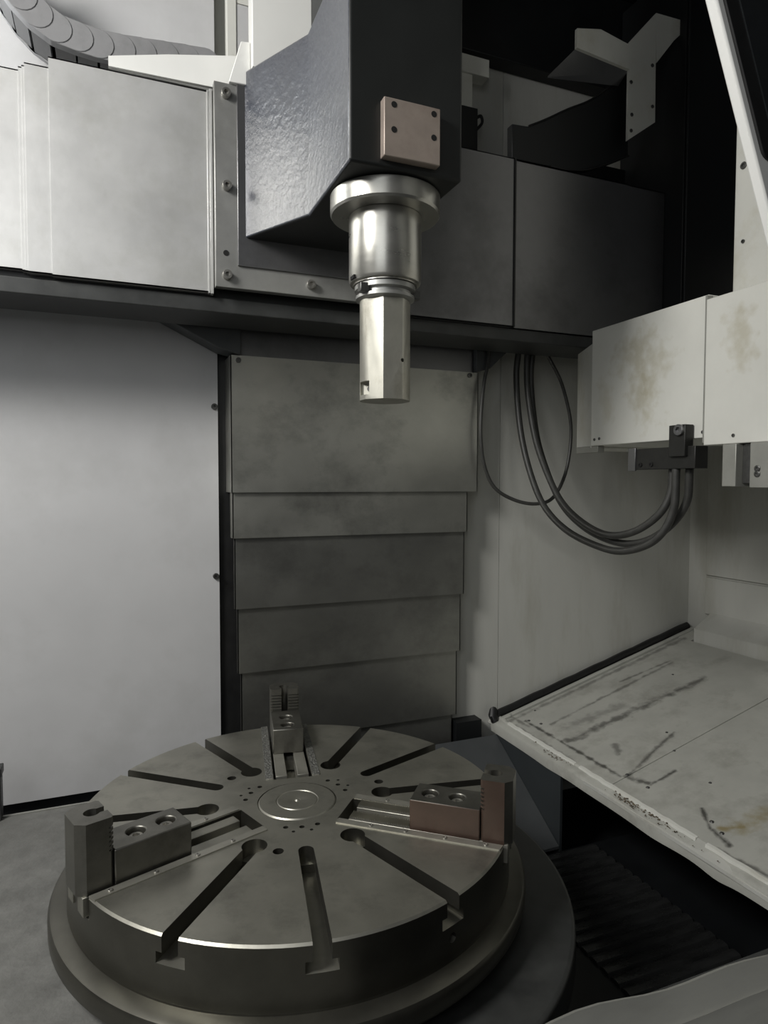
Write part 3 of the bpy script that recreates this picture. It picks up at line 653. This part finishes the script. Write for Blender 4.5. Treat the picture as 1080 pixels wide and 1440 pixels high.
for x, y in ((1.45, 0.85), (1.7, 0.24), (2.1, 0.6), (1.62, 0.12), (1.55, -0.12)): obj('rivet', MB().lathe([(0, .004), (.004, .0035), (.007, 0), (0, 0)], 14, (x, y, rz(x) + .003)), bolt_steel, cu)
# plates under the chute
obj('side_plate', MB().prism([(0.90, 0.10), (0.385, 0.10), (0.383, 0.456), (0.90, 0.456)], 'x', 1.255, 1.267), under_shade, cu)
obj('under_wall', MB().box((1.80, -1.2, 0.05), (1.82, 0.96, 0.63)), black, cu)
sp_ = obj('sloping_plate', MB().prism([(0.895, 0.449), (0.386, 0.143), (0.386, 0.131), (0.895, 0.437)], 'x', 0.80, 1.253), blue_grey,
          label='blue grey sloping plate between the bed and the chute', cat='plate')
cv = thing('chip_conveyor', (1.3, -0.4, 0.05), 'oily dark chip conveyor down in the pit under the chute', 'conveyor')
obj('pan', MB().box((0.72, -1.4, 0.051), (1.75, 0.385, 0.12)), black, cv)
for k in range(34):
    y = 0.37 - k * 0.05
    pl = [(y, .12), (y - .006, .13), (y - .02, .134), (y - .04, .131), (y - .047, .12)]
    obj('hinge_plate', MB().prism(pl, 'x', 0.95, 1.42), wet_floor, cv)

# ------------------------------------------------------------------ door sill in front, open door pane above
ds = thing('door_sill', (0.3, -1.25, 0.9), 'bent grey sheet metal door sill in the opening', 'door sill')
mb = MB(); n = 60
prof = [(0.0, 0.0), (-0.006, 0.003), (-0.032, -0.02), (-0.037, -0.022), (-0.04, -0.019), (-0.046, -0.026), (-0.20, -0.12), (-0.20, -0.126), (-0.004, -0.006)]
for i in range(n + 1):
    x = -0.9 + i * 2.3 / n
    wv = 0.006 * math.sin(x * 9 + 1.2) + 0.004 * math.sin(x * 23) - 0.012 * max(0, x - 0.22)
    for (py, pz) in prof: mb.v.append((x, -1.22 + py + 0.3 * wv, 1.0 + pz + wv * (1 if py > -0.03 else 0.3)))
P_ = len(prof)
for i in range(n):
    for k in range(P_):
        q = (k + 1) % P_; mb.f.append((i * P_ + k, i * P_ + q, (i + 1) * P_ + q, (i + 1) * P_ + k))
mb.f.append(tuple(range(P_))[::-1]); mb.f.append(tuple(range(n * P_, (n + 1) * P_)))
obj('top_sheet', mb, sill_metal, ds)
obj('apron', MB().box((-0.9, -1.222, 0.0), (1.4, -1.212, 0.99)), dark_cast, ds)

dp = thing('door_pane', (0.85, -0.9, 2.1), 'tilted door pane with white frame, black seal and smeared dark glass', 'door')
e0, e1 = Vector((0.623, 2.66)), Vector((0.781, 2.285)); ed = (e1 - e0).normalized(); nr = Vector((-ed.y, ed.x))
if nr.x < 0: nr = -nr
def q2(s_, t): v = e0 + ed * s_ + nr * t; return (v.x, v.y)
def rrect(s0, s1, t0, t1, r):
    out = []
    for (cs, ct, a) in ((s1 - r, t0 + r, -90), (s1 - r, t1 - r, 0), (s0 + r, t1 - r, 90), (s0 + r, t0 + r, 180)):
        for i in range(7):
            an = R(a + 15 * i); out.append(q2(cs + r * math.cos(an), ct + r * math.sin(an)))
    return out
fo = obj('frame', MB().prism(rrect(-0.9, 0.62, 0, 0.55, 0.02), 'y', -0.9, -0.875), white_paint, dp, bev=0.004)
obj('seal', MB().prism(rrect(-0.85, 0.325, 0.016, 0.5, 0.03), 'y', -0.906, -0.8985), rubber, dp, bev=0.002)
obj('glass', MB().prism(rrect(-0.82, 0.30, 0.052, 0.47, 0.03), 'y', -0.909, -0.9055), glass_dark, dp)

obj('bed_post', MB().box((-0.93, 0.74, 0.5), (-0.886, 0.79, 0.68)).box((-0.93, 0.735, 0.66), (-0.882, 0.795, 0.69)), dark_cast, label='short dark post standing on the bed edge', cat='post', bev=0.003)
